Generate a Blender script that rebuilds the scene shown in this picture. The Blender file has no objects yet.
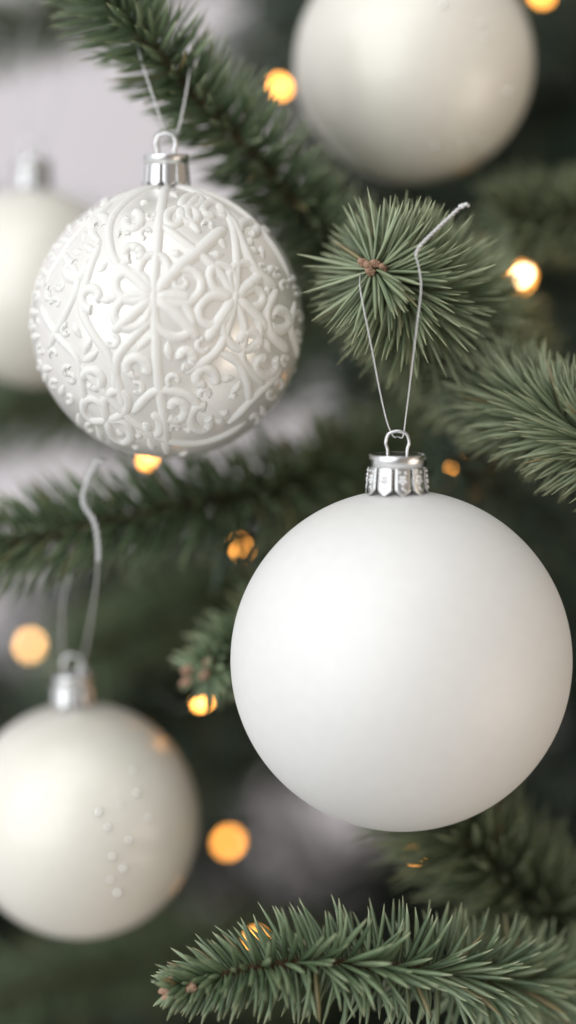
import bpy, bmesh, math, random
import numpy as np
from mathutils import Vector, Matrix

R_ = math.radians
S = 0.01                      # everything below is worked out in centimetres, built in metres
scene = bpy.context.scene
COL = scene.collection

# ------------------------------------------------------------------ camera
DIST = 60.0                   # camera to focus plane, cm
PPC = 43.0                    # pixels per cm on the focus plane
PITCH = R_(7.0)
RIGHT = np.array([1.0, 0.0, 0.0])
FWD = np.array([0.0, math.cos(PITCH), -math.sin(PITCH)])
UP = np.array([0.0, math.sin(PITCH), math.cos(PITCH)])
CAM = -FWD * DIST


def P(px, py, d=0.0):
    """world point (cm) seen at pixel px, py, d cm behind the focus plane"""
    k = (DIST + d) / DIST / PPC
    return CAM + FWD * (DIST + d) + RIGHT * ((px - 288) * k) + UP * ((512 - py) * k)


cam = bpy.data.cameras.new('camera')
cam_o = bpy.data.objects.new('camera', cam)
COL.objects.link(cam_o)
cam.sensor_fit = 'VERTICAL'
cam.sensor_height = 36.0
cam.lens = 36.0 * DIST / (1024 / PPC)
cam.clip_start = 0.02
cam.clip_end = 100.0
cam.dof.use_dof = True
cam.dof.focus_distance = DIST * S
cam.dof.aperture_fstop = 2.45
cam_o.location = Vector(CAM * S)
cam_o.rotation_euler = (R_(90) - PITCH, 0, 0)
scene.camera = cam_o

# ------------------------------------------------------------------ world, lamps, exposure
scene.render.engine = 'CYCLES'
scene.cycles.use_denoising = True
scene.cycles.use_adaptive_sampling = False
scene.cycles.max_bounces = 6
scene.cycles.caustics_reflective = False
scene.cycles.caustics_refractive = False
scene.view_settings.view_transform = 'Standard'
scene.view_settings.look = 'None'
scene.view_settings.exposure = 0.0
scene.view_settings.gamma = 1.0

world = bpy.data.worlds.new('World')
scene.world = world
world.use_nodes = True
nt = world.node_tree
bg = nt.nodes['Background']
# a bright white room on the camera's left, dimmer and warmer to the right and towards the floor
tc = nt.nodes.new('ShaderNodeTexCoord')
sx = nt.nodes.new('ShaderNodeSeparateXYZ')
nt.links.new(tc.outputs['Generated'], sx.inputs[0])
ma = nt.nodes.new('ShaderNodeMath')
ma.operation = 'MULTIPLY_ADD'
ma.inputs[1].default_value = -0.62
ma.inputs[2].default_value = 0.5
nt.links.new(sx.outputs['X'], ma.inputs[0])
mz = nt.nodes.new('ShaderNodeMath')
mz.operation = 'MULTIPLY_ADD'
mz.inputs[1].default_value = 0.22
nt.links.new(sx.outputs['Z'], mz.inputs[0])
nt.links.new(ma.outputs[0], mz.inputs[2])
wr = nt.nodes.new('ShaderNodeValToRGB')
wr.color_ramp.elements.new(0.5)
for el, (p_, c_) in zip(wr.color_ramp.elements, [(0.0, (0.50, 0.42, 0.335, 1)), (0.47, (0.36, 0.355, 0.35, 1)), (0.80, (0.98, 1.0, 1.0, 1))]):
    el.position, el.color = p_, c_
wr.color_ramp.interpolation = 'EASE'
nt.links.new(mz.outputs[0], wr.inputs[0])
nt.links.new(wr.outputs[0], bg.inputs['Color'])
bg.inputs['Strength'].default_value = 0.80


def area(name, loc, target, sx, sy, power, col):
    l = bpy.data.lights.new(name, 'AREA')
    l.shape = 'RECTANGLE'
    l.size, l.size_y = sx * S, sy * S
    l.energy = power
    l.color = col
    o = bpy.data.objects.new(name, l)
    COL.objects.link(o)
    o.location = Vector(loc) * S
    o.rotation_euler = (Vector(target) - Vector(loc)).to_track_quat('-Z', 'Y').to_euler()
    return o


area('window_light', (-115, -135, 55), (0, 0, 0), 220, 230, 23, (0.97, 0.985, 1.0))
area('overhead_fill', (-20, -90, 190), (0, 0, 0), 190, 150, 10, (1.0, 0.99, 0.97))  # soft fill added above the front, not a real ceiling fixture
area('warm_side_fill', (95, -38, -35), (0, 0, -5), 50, 60, 2.1, (1.0, 0.89, 0.76))  # added warm fill that tints the right edges of the baubles


# ------------------------------------------------------------------ materials
def mat(name):
    m = bpy.data.materials.new(name)
    m.use_nodes = True
    return m, m.node_tree, m.node_tree.nodes['Principled BSDF']


def N(nt, typ, **kw):
    n = nt.nodes.new(typ)
    for k, v in kw.items():
        if k in n.inputs:
            n.inputs[k].default_value = v
        else:
            setattr(n, k, v)
    return n


def ramp(nt, fac, stops):
    n = nt.nodes.new('ShaderNodeValToRGB')
    e = n.color_ramp.elements
    while len(e) < len(stops):
        e.new(0.5)
    for el, (p, c) in zip(e, stops):
        el.position = p
        el.color = (*c, 1)
    nt.links.new(fac, n.inputs[0])
    return n


def bump(nt, bs, height, strength, dist):
    b = N(nt, 'ShaderNodeBump')
    b.inputs['Strength'].default_value = strength
    b.inputs['Distance'].default_value = dist * S
    nt.links.new(height, b.inputs['Height'])
    nt.links.new(b.outputs[0], bs.inputs['Normal'])
    return b


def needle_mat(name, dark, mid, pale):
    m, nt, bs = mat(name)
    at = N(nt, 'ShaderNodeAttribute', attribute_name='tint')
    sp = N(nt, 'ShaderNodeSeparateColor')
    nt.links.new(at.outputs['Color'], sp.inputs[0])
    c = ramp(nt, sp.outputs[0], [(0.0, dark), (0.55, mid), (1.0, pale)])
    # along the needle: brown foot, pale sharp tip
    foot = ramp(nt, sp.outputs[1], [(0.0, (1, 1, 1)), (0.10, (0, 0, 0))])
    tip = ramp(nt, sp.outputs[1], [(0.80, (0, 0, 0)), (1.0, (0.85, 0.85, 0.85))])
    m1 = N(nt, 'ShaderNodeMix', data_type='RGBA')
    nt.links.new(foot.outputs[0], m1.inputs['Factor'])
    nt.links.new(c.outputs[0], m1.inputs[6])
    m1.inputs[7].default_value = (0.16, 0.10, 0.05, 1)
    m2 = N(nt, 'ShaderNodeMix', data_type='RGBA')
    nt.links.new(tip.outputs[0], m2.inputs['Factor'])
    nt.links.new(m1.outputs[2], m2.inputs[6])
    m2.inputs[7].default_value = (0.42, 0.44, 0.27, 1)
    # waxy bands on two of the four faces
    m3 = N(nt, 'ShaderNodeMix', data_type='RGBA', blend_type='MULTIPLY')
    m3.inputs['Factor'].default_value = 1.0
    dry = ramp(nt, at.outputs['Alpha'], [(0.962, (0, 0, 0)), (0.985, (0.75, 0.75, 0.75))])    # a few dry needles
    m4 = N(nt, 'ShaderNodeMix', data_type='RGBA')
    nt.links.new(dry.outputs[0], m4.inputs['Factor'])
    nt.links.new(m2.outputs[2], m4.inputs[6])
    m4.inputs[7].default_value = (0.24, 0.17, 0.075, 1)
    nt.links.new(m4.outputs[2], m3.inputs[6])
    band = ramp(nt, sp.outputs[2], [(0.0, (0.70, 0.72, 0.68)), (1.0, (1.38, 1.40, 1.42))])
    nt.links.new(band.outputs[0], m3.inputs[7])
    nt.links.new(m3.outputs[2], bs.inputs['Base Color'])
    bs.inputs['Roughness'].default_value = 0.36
    bs.inputs['Specular IOR Level'].default_value = 0.55
    return m


M_needle = needle_mat('needle_green', (0.080, 0.122, 0.064), (0.156, 0.214, 0.118), (0.262, 0.325, 0.198))
M_needle_lit = needle_mat('needle_lit', (0.120, 0.156, 0.088), (0.218, 0.262, 0.155), (0.335, 0.375, 0.240))  # same needles in paler green, painting some branches as better lit
M_needle_shaded = needle_mat('needle_shaded', (0.034, 0.058, 0.042), (0.062, 0.098, 0.070), (0.104, 0.146, 0.106))  # same needles darkened: shade of the tree's interior put into the colour

m, nt, bs = mat('bark')
nz = N(nt, 'ShaderNodeTexNoise', Scale=380.0, Detail=5.0)
c = ramp(nt, nz.outputs[0], [(0.3, (0.045, 0.026, 0.014)), (0.7, (0.17, 0.10, 0.05))])
nt.links.new(c.outputs[0], bs.inputs['Base Color'])
bs.inputs['Roughness'].default_value = 0.8
bump(nt, bs, nz.outputs[0], 0.8, 0.05)
M_bark = m

m, nt, bs = mat('bud_scale')
nz = N(nt, 'ShaderNodeTexNoise', Scale=300.0, Detail=3.0)
c = ramp(nt, nz.outputs[0], [(0.3, (0.27, 0.14, 0.085)), (0.7, (0.54, 0.36, 0.26))])
nt.links.new(c.outputs[0], bs.inputs['Base Color'])
bs.inputs['Roughness'].default_value = 0.6
M_bud = m


def ball_mat(name, col, rough, metal, coat, coat_rough, grain=0.05):
    m, nt, bs = mat(name)
    nz = N(nt, 'ShaderNodeTexNoise', Scale=900.0, Detail=2.0)
    big = N(nt, 'ShaderNodeTexNoise', Scale=28.0, Detail=3.0)
    c0 = ramp(nt, big.outputs[0], [(0.3, tuple(x * 0.965 for x in col)), (0.7, col)])
    fine = N(nt, 'ShaderNodeTexNoise', Scale=1500.0, Detail=3.0)          # fine grain of the coating
    fr = ramp(nt, fine.outputs[0], [(0.30, (0.955, 0.955, 0.955)), (0.60, (1, 1, 1))])
    dust = N(nt, 'ShaderNodeTexVoronoi', Scale=170.0)                       # a few grey specks of dust
    dr = ramp(nt, dust.outputs['Distance'], [(0.045, (0.80, 0.79, 0.77)), (0.075, (1, 1, 1))])
    mx = N(nt, 'ShaderNodeMix', data_type='RGBA', blend_type='MULTIPLY')
    mx.inputs['Factor'].default_value = 1.0
    nt.links.new(c0.outputs[0], mx.inputs[6])
    nt.links.new(fr.outputs[0], mx.inputs[7])
    c1 = N(nt, 'ShaderNodeMix', data_type='RGBA', blend_type='MULTIPLY')
    c1.inputs['Factor'].default_value = 1.0
    nt.links.new(mx.outputs[2], c1.inputs[6])
    nt.links.new(dr.outputs[0], c1.inputs[7])
    nt.links.new(c1.outputs[2], bs.inputs['Base Color'])
    bs.inputs['Roughness'].default_value = rough
    bs.inputs['Metallic'].default_value = metal
    bs.inputs['Coat Weight'].default_value = coat
    bs.inputs['Coat Roughness'].default_value = coat_rough
    bump(nt, bs, nz.outputs[0], grain, 0.004)
    return m


M_matte = ball_mat('matte_white_glass', (0.86, 0.855, 0.84), 0.56, 0.14, 0.0, 0.3, 0.14)
M_pearl = ball_mat('pearl_white_glass', (0.90, 0.868, 0.785), 0.50, 0.13, 0.6, 0.16, 0.01)
M_pearl.node_tree.nodes['Principled BSDF'].inputs['Coat IOR'].default_value = 1.5
M_mirror = ball_mat('silvered_glass', (0.91, 0.89, 0.85), 0.26, 0.30, 0.3, 0.06, 0.03)

m, nt, bs = mat('white_glitter')
vo = N(nt, 'ShaderNodeTexVoronoi', Scale=1500.0)
c = ramp(nt, vo.outputs['Color'], [(0.0, (0.80, 0.79, 0.755)), (1.0, (0.93, 0.92, 0.89))])
nt.links.new(c.outputs[0], bs.inputs['Base Color'])
r = ramp(nt, vo.outputs['Color'], [(0.55, (0.6, 0.6, 0.6)), (0.8, (0.12, 0.12, 0.12))])
nt.links.new(r.outputs[0], bs.inputs['Roughness'])
mt = ramp(nt, vo.outputs['Color'], [(0.78, (0, 0, 0)), (0.80, (0.30, 0.30, 0.30))])
nt.links.new(mt.outputs[0], bs.inputs['Metallic'])
bump(nt, bs, vo.outputs['Color'], 0.25, 0.03)
M_glitter = m

m, nt, bs = mat('chrome_cap')
bs.inputs['Base Color'].default_value = (0.80, 0.80, 0.81, 1)
bs.inputs['Metallic'].default_value = 1.0
nz = N(nt, 'ShaderNodeTexNoise', Scale=220.0, Detail=2.0)
r = ramp(nt, nz.outputs[0], [(0.3, (0.06, 0.06, 0.06)), (0.7, (0.15, 0.15, 0.15))])
nt.links.new(r.outputs[0], bs.inputs['Roughness'])
bump(nt, bs, nz.outputs[0], 0.12, 0.03)
M_chrome = m

m, nt, bs = mat('glint_mirror')  # for the added flakes that stand in for reflected glints
nz = N(nt, 'ShaderNodeTexNoise', Scale=900.0, Detail=1.0)
c = ramp(nt, nz.outputs[0], [(0.3, (0.90, 0.89, 0.87)), (0.7, (0.95, 0.94, 0.92))])
nt.links.new(c.outputs[0], bs.inputs['Base Color'])
bs.inputs['Metallic'].default_value = 1.0
bs.inputs['Roughness'].default_value = 0.10
M_flake = m

m, nt, bs = mat('silver_cord')
bs.inputs['Base Color'].default_value = (0.78, 0.78, 0.79, 1)
bs.inputs['Metallic'].default_value = 0.8
vo = N(nt, 'ShaderNodeTexVoronoi', Scale=3500.0)
r = ramp(nt, vo.outputs['Color'], [(0.2, (0.15, 0.15, 0.15)), (0.8, (0.5, 0.5, 0.5))])
nt.links.new(r.outputs[0], bs.inputs['Roughness'])
bump(nt, bs, vo.outputs['Color'], 0.2, 0.02)
M_cord = m

m, nt, bs = mat('plaster')
nz = N(nt, 'ShaderNodeTexNoise', Scale=6.0, Detail=6.0)
c = ramp(nt, nz.outputs[0], [(0.3, (0.80, 0.755, 0.80)), (0.7, (0.85, 0.80, 0.85))])
nt.links.new(c.outputs[0], bs.inputs['Base Color'])
bs.inputs['Roughness'].default_value = 0.85
M_wall = m

m, nt, bs = mat('wire_insulation')
bs.inputs['Base Color'].default_value = (0.02, 0.035, 0.022, 1)
bs.inputs['Roughness'].default_value = 0.5
M_wire = m

m, nt, bs = mat('bulb_glow')
bs.inputs['Base Color'].default_value = (0.9, 0.6, 0.3, 1)
bs.inputs['Emission Color'].default_value = (1.0, 0.40, 0.065, 1)
bs.inputs['Emission Strength'].default_value = 12.0
M_bulb = m
M_bulb_pale = m.copy()
M_bulb_pale.name = 'bulb_pale_glow'
b_ = M_bulb_pale.node_tree.nodes['Principled BSDF']
b_.inputs['Emission Color'].default_value = (1.0, 0.56, 0.20, 1)
M_bulb_hot = m.copy()
M_bulb_hot.name = 'bulb_hot_glow'
b_ = M_bulb_hot.node_tree.nodes['Principled BSDF']
b_.inputs['Emission Color'].default_value = (1.0, 0.62, 0.30, 1)
b_.inputs['Emission Strength'].default_value = 24.0


# ------------------------------------------------------------------ mesh helpers
def unit(v):
    v = np.asarray(v, float)
    return v / np.maximum(np.linalg.norm(v, axis=-1, keepdims=True), 1e-9)


class MB:
    def __init__(self):
        self.v, self.f, self.c, self.n = [], [], [], 0

    def add(self, v, f, c=None):
        v = np.asarray(v, float).reshape(-1, 3)
        f = np.asarray(f, int).reshape(-1, 4)
        self.v.append(v)
        self.f.append(f + self.n)
        self.c.append(np.zeros((len(v), 4)) if c is None else np.asarray(c, float).reshape(-1, 4))
        self.n += len(v)

    def tube(self, pts, rad, sides=8, caps=True):
        pts = np.asarray(pts, float)
        n = len(pts)
        rad = np.broadcast_to(np.asarray(rad, float), (n,)).copy()
        if caps:
            pts = np.vstack([pts[:1], pts, pts[-1:]])
            rad = np.concatenate([[rad[0] * 0.02], rad, [rad[-1] * 0.02]])
            n += 2
        T, A, B = frames(pts)
        ang = np.arange(sides) / sides * 2 * math.pi
        ring = A[:, None, :] * np.cos(ang)[None, :, None] + B[:, None, :] * np.sin(ang)[None, :, None]
        v = pts[:, None, :] + ring * rad[:, None, None]
        i = np.arange(n - 1)[:, None] * sides
        j = np.arange(sides)[None, :]
        k = (j + 1) % sides
        f = np.stack([i + j, i + k, i + sides + k, i + sides + j], -1)
        self.add(v, f)

    def lathe(self, prof, seg=64, center=(0, 0, 0)):
        """prof: list of (radius, z), turned about the vertical through center"""
        prof = np.asarray(prof, float)
        ang = np.arange(seg) / seg * 2 * math.pi
        v = np.stack([prof[:, None, 0] * np.cos(ang), prof[:, None, 0] * np.sin(ang),
                      np.repeat(prof[:, 1:2], seg, 1)], -1) + np.asarray(center, float)
        i = np.arange(len(prof) - 1)[:, None] * seg
        j = np.arange(seg)[None, :]
        k = (j + 1) % seg
        self.add(v, np.stack([i + j, i + k, i + seg + k, i + seg + j], -1))

    def ball(self, c, r, seg=10, rings=7, scale=(1, 1, 1)):
        th = np.linspace(0.02, math.pi - 0.02, rings)
        v0 = self.n
        prof = [(math.sin(t) * r * scale[0], -math.cos(t) * r * scale[2]) for t in th]
        self.lathe(prof, seg, c)

    def build(self, name, material, parent=None, smooth=True, colors=False):
        v = np.vstack(self.v)
        f = np.vstack(self.f)
        if parent is not None:
            v = v - wloc(parent)
        v = v * S
        me = bpy.data.meshes.new(name)
        me.vertices.add(len(v))
        me.vertices.foreach_set('co', v.ravel())
        me.loops.add(f.size)
        me.loops.foreach_set('vertex_index', f.ravel().astype(np.int32))
        me.polygons.add(len(f))
        me.polygons.foreach_set('loop_start', (np.arange(len(f)) * 4).astype(np.int32))
        if smooth:
            me.polygons.foreach_set('use_smooth', np.ones(len(f), bool))
        if colors:
            a = me.attributes.new('tint', 'FLOAT_COLOR', 'POINT')
            a.data.foreach_set('color', np.vstack(self.c).astype(np.float32).ravel())
        me.update(calc_edges=True)
        me.validate()
        me.materials.append(material)
        o = bpy.data.objects.new(name, me)
        COL.objects.link(o)
        if parent is not None:
            o.parent = parent
        return o


def wloc(o):
    """world position (cm) of an object whose parents are only moved, never turned"""
    p = np.zeros(3)
    while o is not None:
        p += np.array(o.location) / S
        o = o.parent
    return p


def empty(name, loc, parent=None):
    o = bpy.data.objects.new(name, None)
    COL.objects.link(o)
    o.empty_display_size = 0.01
    loc = np.asarray(loc, float)
    if parent is not None:
        o.parent = parent
        loc = loc - wloc(parent)
    o.location = Vector(loc * S)
    return o


def tag(o, label=None, cat=None, group=None, kind=None):
    for k, v in (('label', label), ('category', cat), ('group', group), ('kind', kind)):
        if v:
            o[k] = v
    return o


def frames(pts):
    d = np.diff(pts, axis=0)
    for i in range(len(d)):
        if np.linalg.norm(d[i]) < 1e-8:
            d[i] = d[i - 1] if i and np.linalg.norm(d[i - 1]) > 1e-8 else d[min(i + 1, len(d) - 1)]
    T = np.vstack([d[:1], (d[:-1] + d[1:]) if len(d) > 1 else d[:0], d[-1:]])
    T = unit(T)
    A = np.zeros_like(T)
    a = np.cross(T[0], [0.13, 0.07, 1.0])
    if np.linalg.norm(a) < 1e-3:
        a = np.cross(T[0], [1.0, 0, 0])
    for i in range(len(T)):
        a = a - T[i] * np.dot(a, T[i])
        a = a / max(np.linalg.norm(a), 1e-9)
        A[i] = a
    return T, A, np.cross(T, A)


def smooth(pts, n):
    """Catmull-Rom through pts, n samples evenly spaced along the length"""
    p = np.asarray(pts, float)
    if len(p) == 2:
        p = np.vstack([p[0], (p[0] + p[1]) / 2, p[1]])
    q = np.vstack([2 * p[0] - p[1], p, 2 * p[-1] - p[-2]])
    out = []
    for i in range(1, len(q) - 2):
        t = np.linspace(0, 1, 24, endpoint=False)[:, None]
        a, b, c, d = q[i - 1], q[i], q[i + 1], q[i + 2]
        out.append(0.5 * (2 * b + (c - a) * t + (2 * a - 5 * b + 4 * c - d) * t ** 2 + (3 * b - a - 3 * c + d) * t ** 3))
    out = np.vstack(out + [p[-1:]])
    s = np.concatenate([[0], np.cumsum(np.linalg.norm(np.diff(out, axis=0), axis=1))])
    u = np.linspace(0, s[-1], n)
    return np.stack([np.interp(u, s, out[:, k]) for k in range(3)], 1)


# ------------------------------------------------------------------ spruce branches
def needles(mb, path, n, length, width, ang, rng, curve=0.35, t0=0.0, t1=1.0, rings=5, stem_r=0.12, tip_short=0.75,
            gravity=0.0, keep=None):
    """n needles round the path (base to tip). ang(t, toward_camera, up) = angle from the tip direction, radians"""
    path = np.asarray(path, float)
    m = len(path)
    T, A, B = frames(path)
    i = np.arange(n)
    t = t0 + (t1 - t0) * (i + rng.random(n)) / n
    phi = i * 2.39996 + rng.normal(0, 0.25, n)
    x = t * (m - 1)
    k = np.clip(x.astype(int), 0, m - 2)
    w = (x - k)[:, None]
    p = path[k] * (1 - w) + path[k + 1] * w
    Tt = unit(T[k] * (1 - w) + T[k + 1] * w)
    Aa = unit(A[k] * (1 - w) + A[k + 1] * w)
    Bb = np.cross(Tt, Aa)
    rad = Aa * np.cos(phi)[:, None] + Bb * np.sin(phi)[:, None]
    toward = -(rad @ FWD)
    upw = rad @ UP
    a = ang(t, toward, upw) + np.clip(rng.normal(0, 0.10, n), -.17, .17)
    d0 = Tt * np.cos(a)[:, None] + rad * np.sin(a)[:, None] + rng.normal(0, 0.06, (n, 3))
    d0 = unit(d0)
    d1 = unit(d0 + Tt * (curve * (1 + rng.normal(0, 0.4, n)))[:, None] + np.array([0, 0, -gravity]) + rng.normal(0, 0.05, (n, 3)))
    L = length(t) * (1 + np.clip(rng.normal(0, 0.12, n), -.3, .16)) if callable(length) else length * (1 + np.clip(rng.normal(0, 0.12, n), -.3, .16))
    L = np.maximum(L, 0.25)
    sr = stem_r * (1.0 - 0.5 * t)
    p0 = p + rad * (sr * 0.8)[:, None]
    pm = p0 + d0 * (L * 0.5)[:, None]
    p2 = pm + d1 * (L * 0.5)[:, None]
    s = np.linspace(0, 1, rings)
    prof = np.interp(s, [0, 0.12, 0.5, 0.85, 1.0], [0.55, 0.9, 1.0, 0.72, 0.10])
    q = ((1 - s) ** 2)[None, :, None] * p0[:, None] + (2 * s * (1 - s))[None, :, None] * pm[:, None] + (s ** 2)[None, :, None] * p2[:, None]
    side = unit(np.cross(d0, Tt) + 1e-6)
    roll = rng.normal(0, 0.5, n)[:, None]
    nrm = unit(np.cross(side, d0))
    sd = side * np.cos(roll) + nrm * np.sin(roll)
    nr = nrm * np.cos(roll) - side * np.sin(roll)
    W = width * (1 + rng.normal(0, 0.10, n)) * 0.5
    rw = W[:, None] * prof[None, :]
    c4 = np.array([1, 0, -1, 0.0])
    s4 = np.array([0, 1, 0, -1.0]) * 0.72
    v = (q[:, :, None, :] + sd[:, None, None, :] * (rw[:, :, None, None] * c4[None, None, :, None])
         + nr[:, None, None, :] * (rw[:, :, None, None] * s4[None, None, :, None]))
    base = (np.arange(n) * rings * 4)[:, None, None]
    ii = (np.arange(rings - 1) * 4)[None, :, None]
    j = np.arange(4)[None, None, :]
    kk = (j + 1) % 4
    f = np.stack([base + ii + j, base + ii + kk, base + ii + 4 + kk, base + ii + 4 + j], -1)
    col = np.zeros((n, rings, 4, 4))
    col[..., 0] = np.clip(rng.normal(0.5, 0.28, n), 0, 1)[:, None, None]
    col[..., 1] = s[None, :, None]
    col[..., 2] = np.array([0.15, 0.95, 0.15, 0.35])[None, None, :]
    col[..., 3] = rng.random(n)[:, None, None]
    mb.add(v, f, col)


def bud(mb, p, d, r, rng, n=3):
    """little scaly brown bud: overlapping pointed scales round its axis"""
    d = unit(d)
    a = unit(np.cross(d, [0.3, 0.2, 1.0]))
    b = np.cross(d, a)
    for lay in range(3):
        for k in range(5):
            an = k / 5 * 6.283 + lay * 0.6 + rng.normal(0, .15)
            o = a * math.cos(an) + b * math.sin(an)
            rr = r * (0.75 - 0.2 * lay)
            pts = [p + o * rr * 0.5 + d * r * (lay * 0.55 - 0.6), p + o * rr + d * r * (lay * 0.55),
                   p + o * rr * 0.75 + d * r * (lay * 0.55 + 0.6), p + o * rr * 0.2 + d * r * (lay * 0.55 + 1.15)]
            mb.tube(smooth(pts, 7), np.array([0.25, 0.42, 0.5, 0.5, 0.42, 0.28, 0.08]) * r, 6)


TREE_BASE = P(430, 512, 48) - np.array([0, 0, 75.0])
tree = empty('christmas_tree', TREE_BASE)
tag(tree, 'green spruce Christmas tree with stiff needled branches hung with white baubles', 'tree')


def branch(label, pix, n, length, width, ang, seed, needle=None, stem_r=0.13, curve=0.35, buds=(), bud_r=0.16, rings=5,
           t0=0.0, t1=0.995, gravity=0.0, tufts=()):
    rng = np.random.default_rng(seed)
    path = smooth([P(*q) for q in pix], 60)
    e = empty('branch', path[0], tree)
    if label:
        e['label'] = label
    st = MB()
    rr = stem_r * np.linspace(1.15, 0.6, 60) * (1 + 0.10 * np.sin(np.arange(60) * 1.7) * rng.random(60))
    st.tube(path, rr, 10)
    nb = MB()
    needles(nb, path, n, length, width, ang, rng, curve, t0, t1, rings, stem_r, gravity=gravity)
    for tf in tufts:                                      # the crown of needles round the growing tip
        needles(nb, path, rng=rng, stem_r=stem_r, rings=rings, **tf)
    st.build('stem', M_bark, e)
    nb.build('needles', needle or M_needle, e, colors=True)
    if buds:
        for off in buds:
            bb = MB()
            T = unit(path[-1] - path[-4])
            o = np.asarray(off, float)
            c = path[-1] + RIGHT * o[0] + UP * o[1] - FWD * o[2]
            bud(bb, c, unit(T + RIGHT * o[0] + UP * o[1]), bud_r, rng)
            bb.build('bud', M_bud, e)
    return e


# the sharp branch along the bottom: needles fan left at its tip and right further back
def ang_bottom(t, tw, up):
    a = np.interp(t, [0, 0.35, 0.6, 0.85, 1.0], [2.2, 2.05, 1.75, 1.25, 0.75])
    front = np.clip(tw, 0, 1) * np.interp(t, [0, 0.8, 0.95, 1], [0.35, 0.75, 0.2, 0])
    return np.clip(a + front, 0.3, 2.55)


branch('sharp spruce branch tip reaching left along the bottom',
       [(680, 990, 7), (600, 990, 4.5), (520, 982, 2.2), (450, 974, .8), (390, 968, 0), (320, 962, -.3), (250, 968, -.4), (195, 982, -.5), (170, 990, -.6)],
       860, lambda t: np.interp(t, [0, .8, .93, 1], [1.5, 1.4, 1.0, .6]), 0.165, ang_bottom, 11, curve=0.25, buds=[(-.05, .02, .05), (.05, .22, .1), (0.02, -.1, .1), (.55, .1, .16)], bud_r=0.10,
       tufts=[dict(n=80, length=0.48, width=0.15, ang=lambda t, a, b: np.interp(t, [.9, 1], [1.2, .7]), t0=.92, t1=.995, curve=.2)])

# the rosette that faces the camera and carries the big bauble
branch('spruce tip pointing at the viewer like a round rosette',
       [(520, 372, 14), (465, 335, 8), (436, 315, 4.6), (418, 299, 2.4), (398, 283, 1.1), (370, 267, 0.2)],
       1500, lambda t: np.interp(t, [0, .7, .9, 1], [2.15, 2.2, 2.05, 1.6]), 0.122, lambda t, tw, up: np.interp(t, [0, .6, .9, 1], [1.2, 1.3, 1.38, 1.42]), 23, M_needle_lit, curve=0.12,
       buds=[(0, 0, .1), (.14, .05, .05), (-.13, .08, .02), (.03, -.12, .05), (.32, -.03, .0)], bud_r=0.10, t0=0.2,
       tufts=[dict(n=80, length=1.5, width=0.118, ang=lambda t, a, b: 1.35 + 0 * t, t0=.80, t1=.995, curve=.08)])

# top branch, running down and back to the right
branch('soft focus branch running down from the upper left',
       [(420, 340, 10), (340, 255, 6.5), (262, 165, 4.4), (224, 124, 3.7), (182, 82, 3.1), (156, 50, 2.7), (110, 2, 2.3), (80, -40, 2.2)],
       900, 1.5, 0.15, lambda t, tw, up: 1.25 + 0.15 * up, 31, curve=0.25)

# right branch, nearest at the frame edge and sinking back to the left
branch('long needled branch at the right edge with pale needle tips',
       [(720, 480, -.5), (640, 460, .2), (590, 440, .6), (545, 418, 1.5), (505, 398, 2.7), (462, 374, 4.4)],
       1150, 1.55, 0.155, lambda t, tw, up: 1.2 - 0.2 * tw, 41, M_needle_lit, curve=0.2)

# upper right, blurred
branch('blurred branch at the upper right behind the glowing bulb',
       [(740, 255, 10), (650, 232, 8.5), (565, 217, 7.6), (508, 220, 7)],
       800, 1.5, 0.16, lambda t, tw, up: 1.1 + 0 * t, 51, M_needle_lit, rings=4)

# lower right, behind the bottom branch
branch('dim branch at the lower right behind the bottom branch',
       [(640, 1010, 9), (585, 950, 7), (520, 890, 5.6), (462, 834, 4.8), (424, 795, 4.6), (405, 775, 4.6)],
       950, 2.2, 0.175, lambda t, tw, up: 1.1 + 0 * t, 61, M_needle_lit, rings=4)

# left middle, horizontal, blurred
branch('blurred horizontal branch below the patterned bauble',
       [(430, 440, 14), (330, 474, 8.5), (230, 497, 6), (110, 522, 5), (0, 548, 4.6), (-70, 565, 4.6)],
       1000, 1.65, 0.16, lambda t, tw, up: 1.2 + 0.1 * up, 71, M_needle, rings=4, stem_r=0.17)

# small tip half hidden by the big bauble
branch('small blurred tip with pinkish buds beside the big bauble',
       [(340, 570, 10), (290, 605, 7), (245, 645, 5), (206, 674, 3.8)],
       420, lambda t: np.interp(t, [0, .8, 1], [1.35, 1.25, .85]), 0.20, lambda t, tw, up: np.interp(t, [0, 1], [1.1, 1.2]), 81, M_needle, rings=5, curve=.2,
       buds=[(0, 0, .1), (-.42, .12, .1), (-.45, -.16, .1), (.1, .3, .1)], bud_r=0.11)

branch('faint branch crossing the top left corner', [(200, -60, 26), (120, -15, 24), (60, 15, 22), (10, 30, 21), (-50, 35, 20)],
       420, 2.0, 0.14, lambda t, tw, up: 1.1 + 0 * t, 91, M_needle, rings=4)
branch('dim branch at the bottom left behind the pearly bauble', [(330, 985, 24), (220, 955, 20), (110, 970, 17), (0, 1000, 15), (-60, 1010, 14)],
       520, 2.1, 0.14, lambda t, tw, up: 1.15 + 0 * t, 93, M_needle, rings=4)
branch('short branch behind the patterned bauble', [(360, 290, 24), (290, 330, 20), (200, 385, 17), (90, 405, 15), (-20, 412, 14)],
       520, 2.0, 0.14, lambda t, tw, up: 1.15 + 0 * t, 95, M_needle, rings=4)

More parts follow.
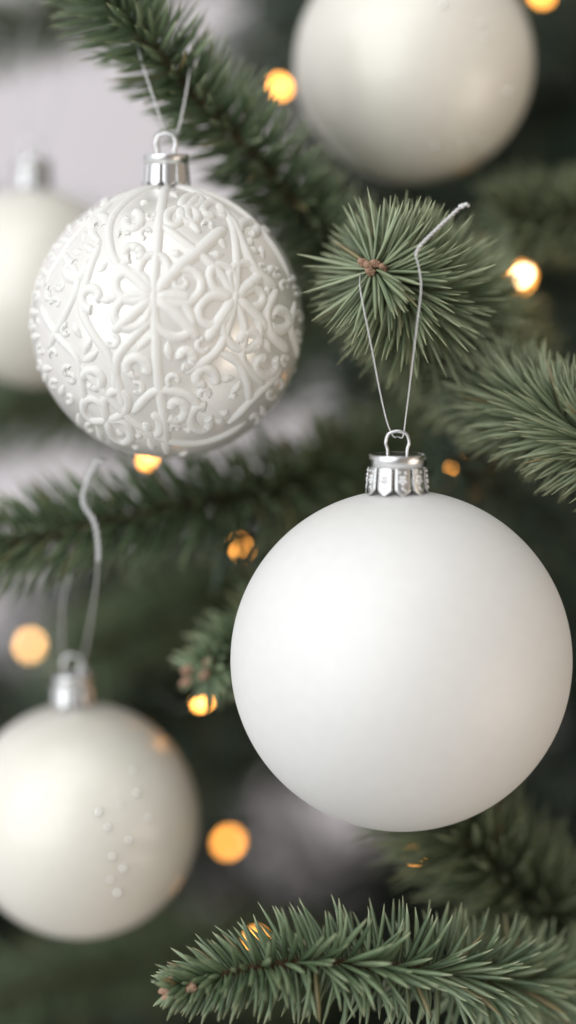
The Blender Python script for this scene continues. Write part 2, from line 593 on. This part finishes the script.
branch('dim blurred branch above the pearly bauble at the left', [(350, 590, 26), (240, 598, 21), (150, 622, 18), (70, 668, 16)],
       520, 1.9, 0.15, lambda t, tw, up: 1.15 + 0 * t, 101, M_needle, rings=4)
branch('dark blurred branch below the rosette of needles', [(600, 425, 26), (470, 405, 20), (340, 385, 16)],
       520, 1.9, 0.15, lambda t, tw, up: 1.15 + 0 * t, 103, M_needle_shaded, rings=4)
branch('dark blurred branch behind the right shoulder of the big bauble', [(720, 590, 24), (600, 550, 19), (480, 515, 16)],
       520, 1.9, 0.15, lambda t, tw, up: 1.15 + 0 * t, 105, M_needle_shaded, rings=4)
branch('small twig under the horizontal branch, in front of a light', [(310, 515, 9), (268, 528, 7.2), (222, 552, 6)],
       75, 1.0, 0.14, lambda t, tw, up: 1.15 + 0 * t, 97, M_needle_shaded, rings=4, stem_r=.09)
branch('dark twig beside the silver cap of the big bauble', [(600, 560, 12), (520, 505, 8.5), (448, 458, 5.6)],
       240, 1.2, 0.14, lambda t, tw, up: 1.15 + 0 * t, 99, M_needle_shaded, rings=4, stem_r=.09)


# deep branches: a spray with side twigs, three shapes, copied and turned
def spray(seed):
    rng = np.random.default_rng(seed)
    e = empty('branch', (0, 0, 0))
    st, nb = MB(), MB()
    main = smooth([(0, 0, 0), (9, .4, .6), (18, -.3, .2), (27, .5, -1.2)], 40)
    st.tube(main, np.linspace(.32, .1, 40), 8)
    a = lambda t, tw, up: 1.1 + 0 * t
    needles(nb, main, 520, 2.0, 0.15, a, rng, rings=3, curve=.3)
    for k in range(9):
        t = 0.16 + k * 0.085
        p = main[int(t * 39)]
        sgn = 1 if k % 2 else -1
        ln = (11.5 - k * 0.85) * rng.uniform(.8, 1.1)
        d = np.array([math.cos(.85), sgn * math.sin(.85), rng.uniform(-.25, .2)])
        tw = smooth([p, p + d * ln * .5 + np.array([.3, 0, .2]), p + d * ln + np.array([ln * .12, 0, -.6])], 16)
        st.tube(tw, np.linspace(.16, .07, 16), 6)
        needles(nb, tw, int(ln * 22), 1.9, 0.15, a, rng, rings=3, curve=.3)
    st.build('stem', M_bark, e)
    nb.build('needles', M_needle_shaded, e, colors=True)
    return e


GAPS = [(10, 120, 135), (110, 120, 50), (0, 478, 42), (0, 605, 60), (298, 868, 88), (190, 560, 22), (262, 32, 26), (235, 800, 14), (555, 245, 0)]


def near_gap(b, t):
    for gx, gy, gr in GAPS:
        for k in np.linspace(0, 1, 15):
            x, y = b[0] + (t[0] - b[0]) * k, b[1] + (t[1] - b[1]) * k
            if math.hypot(x - gx, y - gy) < gr + 34 * min(1, (k + .3)):
                return True
    return False


protos = [spray(s) for s in (5, 6, 7)]
rnd = random.Random(4)
made = 0
used = set()


def place_spray(base, tip, roll):
    global made
    b, t = P(*base), P(*tip)
    src = protos[made % 3]
    if src.name in used:
        e = src.copy()
        COL.objects.link(e)
        for ch in list(src.children):
            c = ch.copy()
            COL.objects.link(c)
            c.parent = e
    else:
        e = src
        used.add(src.name)
    made += 1
    x = unit(t - b)
    z = unit(np.array([0, -.35, 1.0]) - x * np.dot(x, [0, -.35, 1.0]))
    y = np.cross(z, x)
    z, y = z * math.cos(roll) + y * math.sin(roll), y * math.cos(roll) - z * math.sin(roll)
    sc = np.linalg.norm(t - b) / 27.0
    e.parent = tree
    Mx = Matrix(((x[0], y[0], z[0]), (x[1], y[1], z[1]), (x[2], y[2], z[2]))).to_4x4()
    e.matrix_basis = Matrix.Translation(Vector((b - TREE_BASE) * S)) @ Mx @ Matrix.Scale(sc, 4)


tries = 0
while made < 78 and tries < 6000:
    tries += 1
    d0 = rnd.uniform(30, 52)
    bx, by = rnd.uniform(130, 640), rnd.uniform(-80, 1100)
    ang_ = rnd.uniform(-.75, .95)
    side = -1 if rnd.random() < (0.75 if bx < 480 else .5) else 1
    ln = rnd.uniform(20, 32)
    dd = rnd.uniform(-22, -6)
    lat = math.sqrt(max(ln * ln - dd * dd, 30))
    k = DIST / (DIST + d0 + dd / 2) * PPC
    tx, ty = bx + side * lat * math.cos(ang_) * k, by + lat * math.sin(ang_) * k * 0.8 + 40
    if near_gap((bx, by), (tx, ty)):
        continue
    place_spray((bx, by, d0), (tx, ty, d0 + dd), rnd.uniform(-.5, .5))

# the tree goes on above and to the right of the picture and shades what lies deeper
for (bx, by, d0, tx, ty, d1) in [(330, 610, 38, 95, 655, 24), (340, 700, 40, 110, 700, 28), (300, 560, 42, 110, 600, 34), (620, 430, 42, 370, 350, 32), (690, 590, 40, 470, 560, 28), (680, 480, 44, 470, 450, 34), (690, 120, 40, 500, 110, 30), (300, 960, 44, 60, 960, 32), (640, -200, 40, 700, -220, 10), 
                                 (800, 300, 40, 880, 380, 8), (820, 560, 40, 900, 640, 8), (800, 760, 42, 860, 850, 12),
                                 (800, 60, 40, 860, 120, 10), (640, 1220, 40, 560, 1330, 12), (420, -180, 44, 240, -220, 22)]:
    place_spray((bx, by, d0), (tx, ty, d1), rnd.uniform(-.4, .4))

tr = MB()
tp = smooth([TREE_BASE, TREE_BASE + np.array([1, 0, 60.0]), TREE_BASE + np.array([0, .5, 150.0])], 60)
tr.tube(tp, np.linspace(4.2, 2.4, 60), 24)
tr.build('trunk', M_bark, tree)


# ------------------------------------------------------------------ baubles
def ball_mesh(c, r, seg=128, rings=96):
    mb = MB()
    mb.ball(c, r, seg, rings)
    return mb


def make_cap(c, R, rc, h, detail):
    """pressed metal cap on the top of a ball: lid, collar, pointed tabs with embossed dots"""
    mb = MB()
    seat = c[2] + math.sqrt(R * R - rc * rc) - 0.02 * h
    top = seat + h
    lid = [(0.001, top - .035 * h), (rc * .55, top - .035 * h), (rc * .86, top - .05 * h), (rc * .895, top), (rc * .925, top + .004 * h), (rc * .942, top - .012 * h),
           (rc * .950, top - .04 * h), (rc * .962, top - .31 * h), (rc * .93, top - .31 * h), (rc * .92, top - .1 * h)]
    mb.lathe([(r, z - c[2]) for r, z in lid], 96, c)
    nt_ = 10
    for k in range(nt_):
        a0 = (k + .5) / nt_ * 2 * math.pi + 0.157
        hw = math.pi / nt_ * 0.86
        us = np.linspace(-1, 1, 9)
        vs = np.linspace(0, 1, 12)
        fr, bk = [], []
        for v in vs:
            for u in us:
                end = 1 - .24 * abs(u)                          # pointed lower edge
                z = top - .30 * h - v * .70 * h * end
                r = rc * (.962 + .085 * v * end)
                fr.append((c[0] + r * math.cos(a0 + u * hw), c[1] + r * math.sin(a0 + u * hw), z))
                r2 = r - .03 * rc
                bk.append((c[0] + r2 * math.cos(a0 + u * hw), c[1] + r2 * math.sin(a0 + u * hw), z))
        nu, nv = len(us), len(vs)
        f = [(j * nu + i, j * nu + i + 1, (j + 1) * nu + i + 1, (j + 1) * nu + i) for j in range(nv - 1) for i in range(nu - 1)]
        o = nu * nv
        fb = [tuple(o + q for q in reversed(x)) for x in f]
        rim = [j * nu for j in range(nv)] + [(nv - 1) * nu + i for i in range(1, nu)] + [j * nu + nu - 1 for j in range(nv - 2, -1, -1)]
        fs = [(a, b, b + o, a + o) for a, b in zip(rim[:-1], rim[1:])]
        mb.add(fr + bk, f + fb + fs)
        if detail:                                              # embossed flower: a ring of dots and a few loose ones
            dots = [(0, .40, .045)] + [(.34 * math.sin(q), .40 + .13 * math.cos(q), .055) for q in np.arange(5) / 5 * 6.283] \
                + [(-.4, .10, .04), (.35, .12, .045), (0, .70, .05), (.3, .78, .035)]
            for (u, v, s_) in dots:
                z = top - .32 * h - v * .66 * h
                r = rc * (.962 + .080 * v)
                aa = a0 + u * hw
                s_ *= 1.3
                r -= .30 * s_ * rc
                mb.ball((c[0] + r * math.cos(aa), c[1] + r * math.sin(aa), z), s_ * rc, 8, 6)
    return mb, top


def make_ring(c, top, w, hgt, wire):
    """bent wire loop standing on the cap"""
    pts = [(-w * .82, -.25), (-w * .84, .1), (-w, hgt * .5), (-w * .8, hgt * .85), (-w * .4, hgt - .02), (0, hgt),
           (w * .4, hgt - .02), (w * .8, hgt * .85), (w, hgt * .5), (w * .84, .1), (w * .82, -.25)]
    mb = MB()
    mb.tube(smooth([(c[0] + x, c[1] + .02 * x, top + z) for x, z in pts], 48), wire, 10)
    return mb


def cord_mesh(mb, pts, r, twist=True, step=0.03, sparkle=None):
    p = np.asarray(pts, float)
    ln = np.sum(np.linalg.norm(np.diff(p, axis=0), axis=1))
    n = max(12, int(ln / step))
    q = smooth(p, n)
    if not twist:
        mb.tube(q, r, 6)
        return
    T, A, B = frames(q)
    s = np.linspace(0, ln, n)
    for k in range(2):
        an = s / (r * 5.2) * 2 * math.pi + k * math.pi
        h = q + (A * np.cos(an)[:, None] + B * np.sin(an)[:, None]) * r * .55
        mb.tube(h, r * .55, 6)


GROUP = 'white glass baubles hanging on the tree'


def bauble(label, px, py, d, r, material, rc, h, cords, cord_r=0.035, detail=False, cat='bauble', ring=(.27, .52, .05), askew=0.0, step=.05):
    c = P(px, py, d)
    e = empty('bauble', c)
    tag(e, label, cat, GROUP)
    b = ball_mesh(c, r).build('ball', material, e)
    cc = c + np.array([askew, 0, -askew * askew / (2 * r)])
    cm, top = make_cap(cc, r, rc, h, detail)
    cap = cm.build('cap', M_chrome, e)
    make_ring(cc, top, *ring).build('ring', M_chrome, cap)
    if cords:
        cm = MB()
        for kind, pts in cords:
            cord_mesh(cm, [P(*q) for q in pts], cord_r * (2.1 if kind == 'thick' else 1), True, step)
            if kind == 'thick':
                q = P(*pts[-1])
                rg = np.random.default_rng(3)
                for j in range(7):
                    cm.ball(q + rg.normal(0, .035, 3), .05, 7, 5)
        cm.build('cord', M_cord, e)
    return e, b, c


bauble('large matte white bauble in sharp focus under the rosette of needles', 401, 660, 0, 3.965, M_matte, .70, .93,
       [('thin', [(397.5, 437, .12), (393, 436, -.1), (387, 422, -.25), (380, 392, -.4), (371, 345, -.6), (363, 305, -.65), (360, 284, -.3), (362, 272, .6), (372, 270, 1.2)]),
        ('thin', [(398.5, 437, .12), (403, 436, -.1), (406, 415, -.3), (411, 375, -.7), (417, 325, -1.0), (421, 290, -1.1), (419, 268, -1.0), (415, 254, -.9)]),
        ('thick', [(415, 256, -.9), (420, 246, -.95), (440, 226, -.9), (463, 205, -.8)])],
       cord_r=.021, detail=True, ring=(.27, .53, .038), step=.025, askew=-.11)

e2, relief_ball, c2 = bauble('patterned bauble with raised white glitter scrolls and flowers', 167, 322, 2.2, 136 / PPC * (62.2 / 60), M_mirror, .56, .80,
       [('thin', [(171, 134, 2.2), (165, 130, 2.0), (157, 108, 1.9), (146, 75, 1.9), (138, 48, 2.2), (136, 36, 3.2)]),
        ('thin', [(172, 134, 2.2), (178, 130, 2.0), (184, 105, 2.0), (190, 70, 2.2), (194, 48, 3.6), (190, 36, 5)])],
       cord_r=.030, ring=(.24, .48, .06))

e3, pearl_left, c3 = bauble('pearly white bauble at the lower left with loose twisted cord', 81, 820, 6.2, 118 / PPC * (66.2 / 60), M_pearl, .55, .85,
       [('thin', [(72, 672, 6.2), (66, 668, 6.1), (62, 640, 5.6), (63, 600, 4.6), (70, 575, 4.2)]),
        ('thin', [(74, 672, 6.2), (82, 664, 6.0), (89, 630, 5.2), (96, 585, 3.6), (98, 560, 3.0)]),
        ('thick', [(98, 562, 3.0), (98, 545, 2.9), (94, 522, 2.8), (83, 503, 2.8), (86, 485, 2.8), (98, 460, 2.9)])],
       cord_r=.033, ring=(.24, .48, .06), askew=-.17)

e4, pearl_top, c4 = bauble('shiny white bauble at the top right cut by the frame', 414, 63, 7.2, 120 / PPC * (67.2 / 60), M_pearl, .6, .85,
       [('thin', [(414, -96, 7.2), (405, -130, 7.0), (395, -170, 7.5)]), ('thin', [(415, -96, 7.2), (424, -130, 7.0), (432, -170, 7.5)])],
       cord_r=.04, ring=(.25, .5, .06))

bauble('blurred white bauble half hidden behind the patterned one', 34, 288, 9, 99 / PPC * (69 / 60), M_pearl, .5, .82,
       [('thin', [(34, 152, 10), (28, 140, 10), (24, 90, 10), (26, 40, 11), (40, 0, 13)]), ('thin', [(35, 152, 10), (46, 140, 10), (60, 95, 10), (70, 50, 11), (76, 0, 14)])],
       cord_r=.03, ring=(.22, .45, .06))


# added mirror flakes imitating reflected glints on two pearly baubles; tilted to the window
def flakes(ball, c, r, spots, seed, size=.072):
    rg_ = np.random.default_rng(seed)
    mb = MB()
    win = np.array([-115, -135, 55.0])
    for px, py in spots:
        ray = unit(P(px, py) - CAM)
        oc = CAM - c
        b = oc @ ray
        p = CAM + ray * (-b - math.sqrt(b * b - (oc @ oc - r * r)))
        o = unit(p - c)
        n = unit(unit(unit(win - p) - ray) * .85 + o * .15 + rg_.normal(0, .06, 3))   # tilted flakes
        s_ = size * rg_.uniform(.75, 1.2)
        p = p + o * s_ * .50
        mb.tube(np.array([p - n * .006, p + n * .006]), [s_, s_], 8)
    mb.build('glint_flakes', M_flake, ball, smooth=False)


flakes(pearl_left, c3, 118 / PPC * (66.2 / 60), [(120, 804), (147, 818), (107, 827), (128, 840), (122, 868), (110, 879), (117, 892), (136, 793), (98, 812), (133, 770), (112, 856)], 4)
flakes(pearl_top, c4, 120 / PPC * (67.2 / 60), [(434, 145), (461, 144), (483, 144), (506, 91), (481, 23), (484, 37), (442, 6), (474, 138)], 5)


# raised glitter work on the patterned bauble
def on_ball(zx, zy, back=False, lift=0.0):
    R = 136 / PPC * (62.2 / 60)
    u, v = (zx - 246.5) / 313, (327 - zy) / 313
    q = u * u + v * v
    if q > .985:
        s = math.sqrt(.985 / q)
        u, v, q = u * s, v * s, .985
    w = math.sqrt(1 - q)
    d = RIGHT * u + UP * v - FWD * w
    if back:
        d = -RIGHT * u + UP * v + FWD * w
    return c2 + d * (R + lift)


strokes = [
    (8, [(250, 22), (243, 90), (238, 180), (232, 290), (236, 380), (240, 470), (250, 560), (250, 632)]),
    (11, [(232, 290), (290, 225), (330, 190), (385, 132)]),
    (8, [(245, 130), (290, 165), (340, 205), (380, 245), (405, 290)]),
    (8, [(262, 22), (330, 50), (390, 100), (410, 180), (412, 240), (408, 300), (395, 350), (370, 410), (300, 460)]),
    (10, [(390, 95), (425, 170), (455, 230), (500, 265)]),
    (8, [(245, 20), (170, 60), (130, 120), (135, 190), (160, 235)]),
    (8, [(110, 170), (85, 240), (70, 310), (95, 370), (130, 420), (150, 480), (165, 540)]),
    (8, [(232, 340), (180, 390), (150, 430), (145, 500)]),
    (9, [(500, 265), (478, 320), (490, 370), (525, 400)]),
    (8, [(180, 545), (230, 500), (300, 505), (340, 540)]),
    (9, [(390, 565), (450, 505), (510, 440)]),
    (8, [(60, 430), (120, 500), (190, 570), (260, 605), (340, 605), (430, 560)]),
    (8, [(240, 22), (120, 75), (40, 160), (-20, 260)]),
    (8, [(270, 24), (400, 70), (480, 150), (530, 240)]),
    (8, [(370, 410), (420, 440), (440, 520)]),
    (8, [(-30, 300), (10, 370), (60, 430), (75, 520)]),
    (8, [(405, 290), (430, 360), (425, 430), (470, 480)]),
    (8, [(20, 180), (60, 250), (30, 330), (-10, 400)]),
    (8, [(160, 40), (90, 130), (110, 170)]),
    (8, [(330, 50), (300, 100), (330, 150)]),
    (8, [(540, 290), (530, 350), (545, 410)]),
]


def petal(cx, cy, ex, ey, w=.33):
    dx, dy = ex - cx, ey - cy
    nx, ny = -dy * w, dx * w
    return [(cx, cy), (cx + dx * .45 + nx, cy + dy * .45 + ny), (cx + dx * .85 + nx * .8, cy + dy * .85 + ny * .8), (ex, ey),
            (cx + dx * .85 - nx * .8, cy + dy * .85 - ny * .8), (cx + dx * .45 - nx, cy + dy * .45 - ny), (cx, cy)]


for cx, cy, ends in [(232, 295, [(335, 255), (305, 375), (150, 350), (150, 255), (232, 200)]),
                     (405, 292, [(335, 345), (470, 290), (440, 215), (435, 405), (365, 225)]),
                     (120, 560, [(70, 520), (160, 500), (170, 600)]),
                     (285, 85, [(330, 60), (320, 120), (265, 130)])]:
    for ex, ey in ends:
        strokes.append((8, petal(cx, cy, ex, ey)))


def curl(cx, cy, r, a0, turns=.95, sg=1):
    return [(cx + r * (1 - .68 * k) * math.cos(a0 + sg * k * turns * 6.283), cy + r * (1 - .68 * k) * math.sin(a0 + sg * k * turns * 6.283))
            for k in np.linspace(0, 1, 12)]


def leaf(cx, cy, ln, a):
    return [(cx - ln * math.cos(a), cy - ln * math.sin(a)), (cx - .1 * ln * math.sin(a), cy + .1 * ln * math.cos(a)), (cx + ln * math.cos(a), cy + ln * math.sin(a))]


# eight-armed snowflake over the middle and a smaller one at its right
for cx, cy, arms in [(232, 295, [(330, 385), (140, 372), (148, 222), (318, 300)]), (408, 292, [(345, 390), (480, 360), (470, 235)])]:
    for ex, ey in arms:
        strokes.append((10, [(cx, cy), ((cx + ex) / 2 + 4, (cy + ey) / 2 - 4), (ex, ey)]))
rg = random.Random(8)
for cx, cy, r in [(95, 292, 30), (180, 200, 26), (188, 450, 30), (335, 560, 34), (278, 535, 28), (445, 388, 26), (505, 330, 30), (470, 435, 30), (352, 92, 28),
                  (178, 120, 26), (95, 475, 28), (50, 225, 30), (222, 575, 26), (340, 470, 28), (440, 130, 26), (100, 120, 24), (300, 425, 22)]:
    strokes.append((9, curl(cx, cy, r, rg.uniform(0, 6.28), sg=rg.choice((-1, 1)))))
# small commas and leaves wherever the work is still open, leaving a few bare windows of glass
pts_all = [(x, y) for _, st_ in strokes for x, y in [(a[0] + (b[0] - a[0]) * k / 6, a[1] + (b[1] - a[1]) * k / 6) for a, b in zip(st_[:-1], st_[1:]) for k in range(6)]]
bare = [(120, 262, 30), (272, 165, 24), (205, 250, 14), (300, 345, 16), (365, 215, 20), (420, 470, 16), (110, 330, 20), (260, 480, 12)]
arr = np.array(pts_all)
for _ in range(2600):
    a_, q_ = rg.uniform(0, 6.28), math.sqrt(rg.uniform(0, 1)) * 306
    x_, y_ = 246.5 + q_ * math.cos(a_), 327 + q_ * math.sin(a_)
    if any(math.hypot(x_ - bx, y_ - by) < br for bx, by, br in bare):
        continue
    edge = math.sqrt(max(1 - (q_ / 313) ** 2, .04))
    if np.hypot(arr[:, 0] - x_, arr[:, 1] - y_).min() < (25 if q_ < 235 else 22) * max(.72, edge):
        continue
    if rg.random() < .45:
        new = curl(x_, y_, 19 * max(.6, edge), rg.uniform(0, 6.28), .8, rg.choice((-1, 1)))
        strokes.append((6.5, new))
    else:
        new = leaf(x_, y_, rg.uniform(18, 28) * max(.6, edge), rg.uniform(0, 6.28))
        strokes.append((-12, new))
    arr = np.vstack([arr, np.array(new)])
rel = MB()
R_rel = 136 / PPC * (62.2 / 60)
for back in (False, True):
    for w, pts in strokes:
        n = max(14, len(pts) * 6)
        q = smooth([on_ball(x, y, back, .01) for x, y in pts], n)
        e_ = np.minimum(np.arange(n), np.arange(n)[::-1])
        if w < 0:                                               # a plump leaf
            rr = -w * np.sin(np.linspace(.12, math.pi - .12, n)) ** .8
        else:
            rr = w * (1.7 if abs(w) >= 8 else 1.3) * np.minimum(1, .5 + e_ / 5)
        rr = rr / 2.304 / PPC * (1 + np.random.default_rng(n).normal(0, .018, n))
        q = c2 + unit(q - c2) * (R_rel - .45 * rr)[:, None]     # sunk a little, so the work lies flat
        rel.tube(q, rr, 10)
rel.build('raised_scrollwork', M_glitter, relief_ball)

# ------------------------------------------------------------------ string of fairy lights
lights = empty('fairy_lights', P(430, 540, 26))
tag(lights, 'string of warm amber fairy lights woven through the spruce branches', 'fairy lights')
BULBS = [(541, -7, 14), (280, 86, 11.5), (522, 277, 14.5), (523, 275, 8), (455, 466, 8), (241, 546, 11), (148, 459, 7.5), (30, 645, 18), (203, 702, 7),
         (229, 842, 18.5), (256, 940, 11), (414, 851, 8)]
wire_pts = []
for i, (bx, by, d) in enumerate(BULBS):
    p = P(bx, by, d)
    rg_ = np.random.default_rng(100 + i)
    ax = unit(np.array([rg_.normal(0, .5), -.6, .7]))
    bm_ = MB()
    prof_r = np.array([.05, .13, .16, .165, .15, .11, .05, .01])
    prof_s = np.array([-.24, -.20, -.1, 0, .1, .18, .23, .25])
    bm_.tube(p + ax * prof_s[:, None], prof_r, 12, False)
    bo = bm_.build('bulb', {3: M_bulb_hot, 7: M_bulb_pale}.get(i, M_bulb), lights)
    so = MB()
    so.tube(p + ax * np.array([-.75, -.6, -.28, -.20])[:, None], [.07, .10, .115, .12], 10)
    so.build('socket', M_wire, bo)
    q = p - ax * .75
    wire_pts.append(q)
    if i + 1 < len(BULBS):
        nx = P(*BULBS[i + 1])
        wire_pts.append((q + nx) / 2 + np.array([0, 6.0, -1.2]))
wm = MB()
wm.tube(smooth(wire_pts, 300), .055, 6)
wm.build('wire', M_wire, lights)

# ------------------------------------------------------------------ room wall behind the tree
wb = MB()
y0 = 88.0
x0, x1, z0, z1 = -160, 160, -150, 150
v = [(x, y, z) for y in (y0, y0 + 6) for z in (z0, z1) for x in (x0, x1)]
wb.add(v, [(0, 1, 3, 2), (4, 6, 7, 5), (0, 2, 6, 4), (1, 5, 7, 3), (0, 4, 5, 1), (2, 3, 7, 6)])
w = wb.build('wall', M_wall, None, smooth=False)
tag(w, 'pale grey plastered room wall behind the tree', 'wall', None, 'structure')
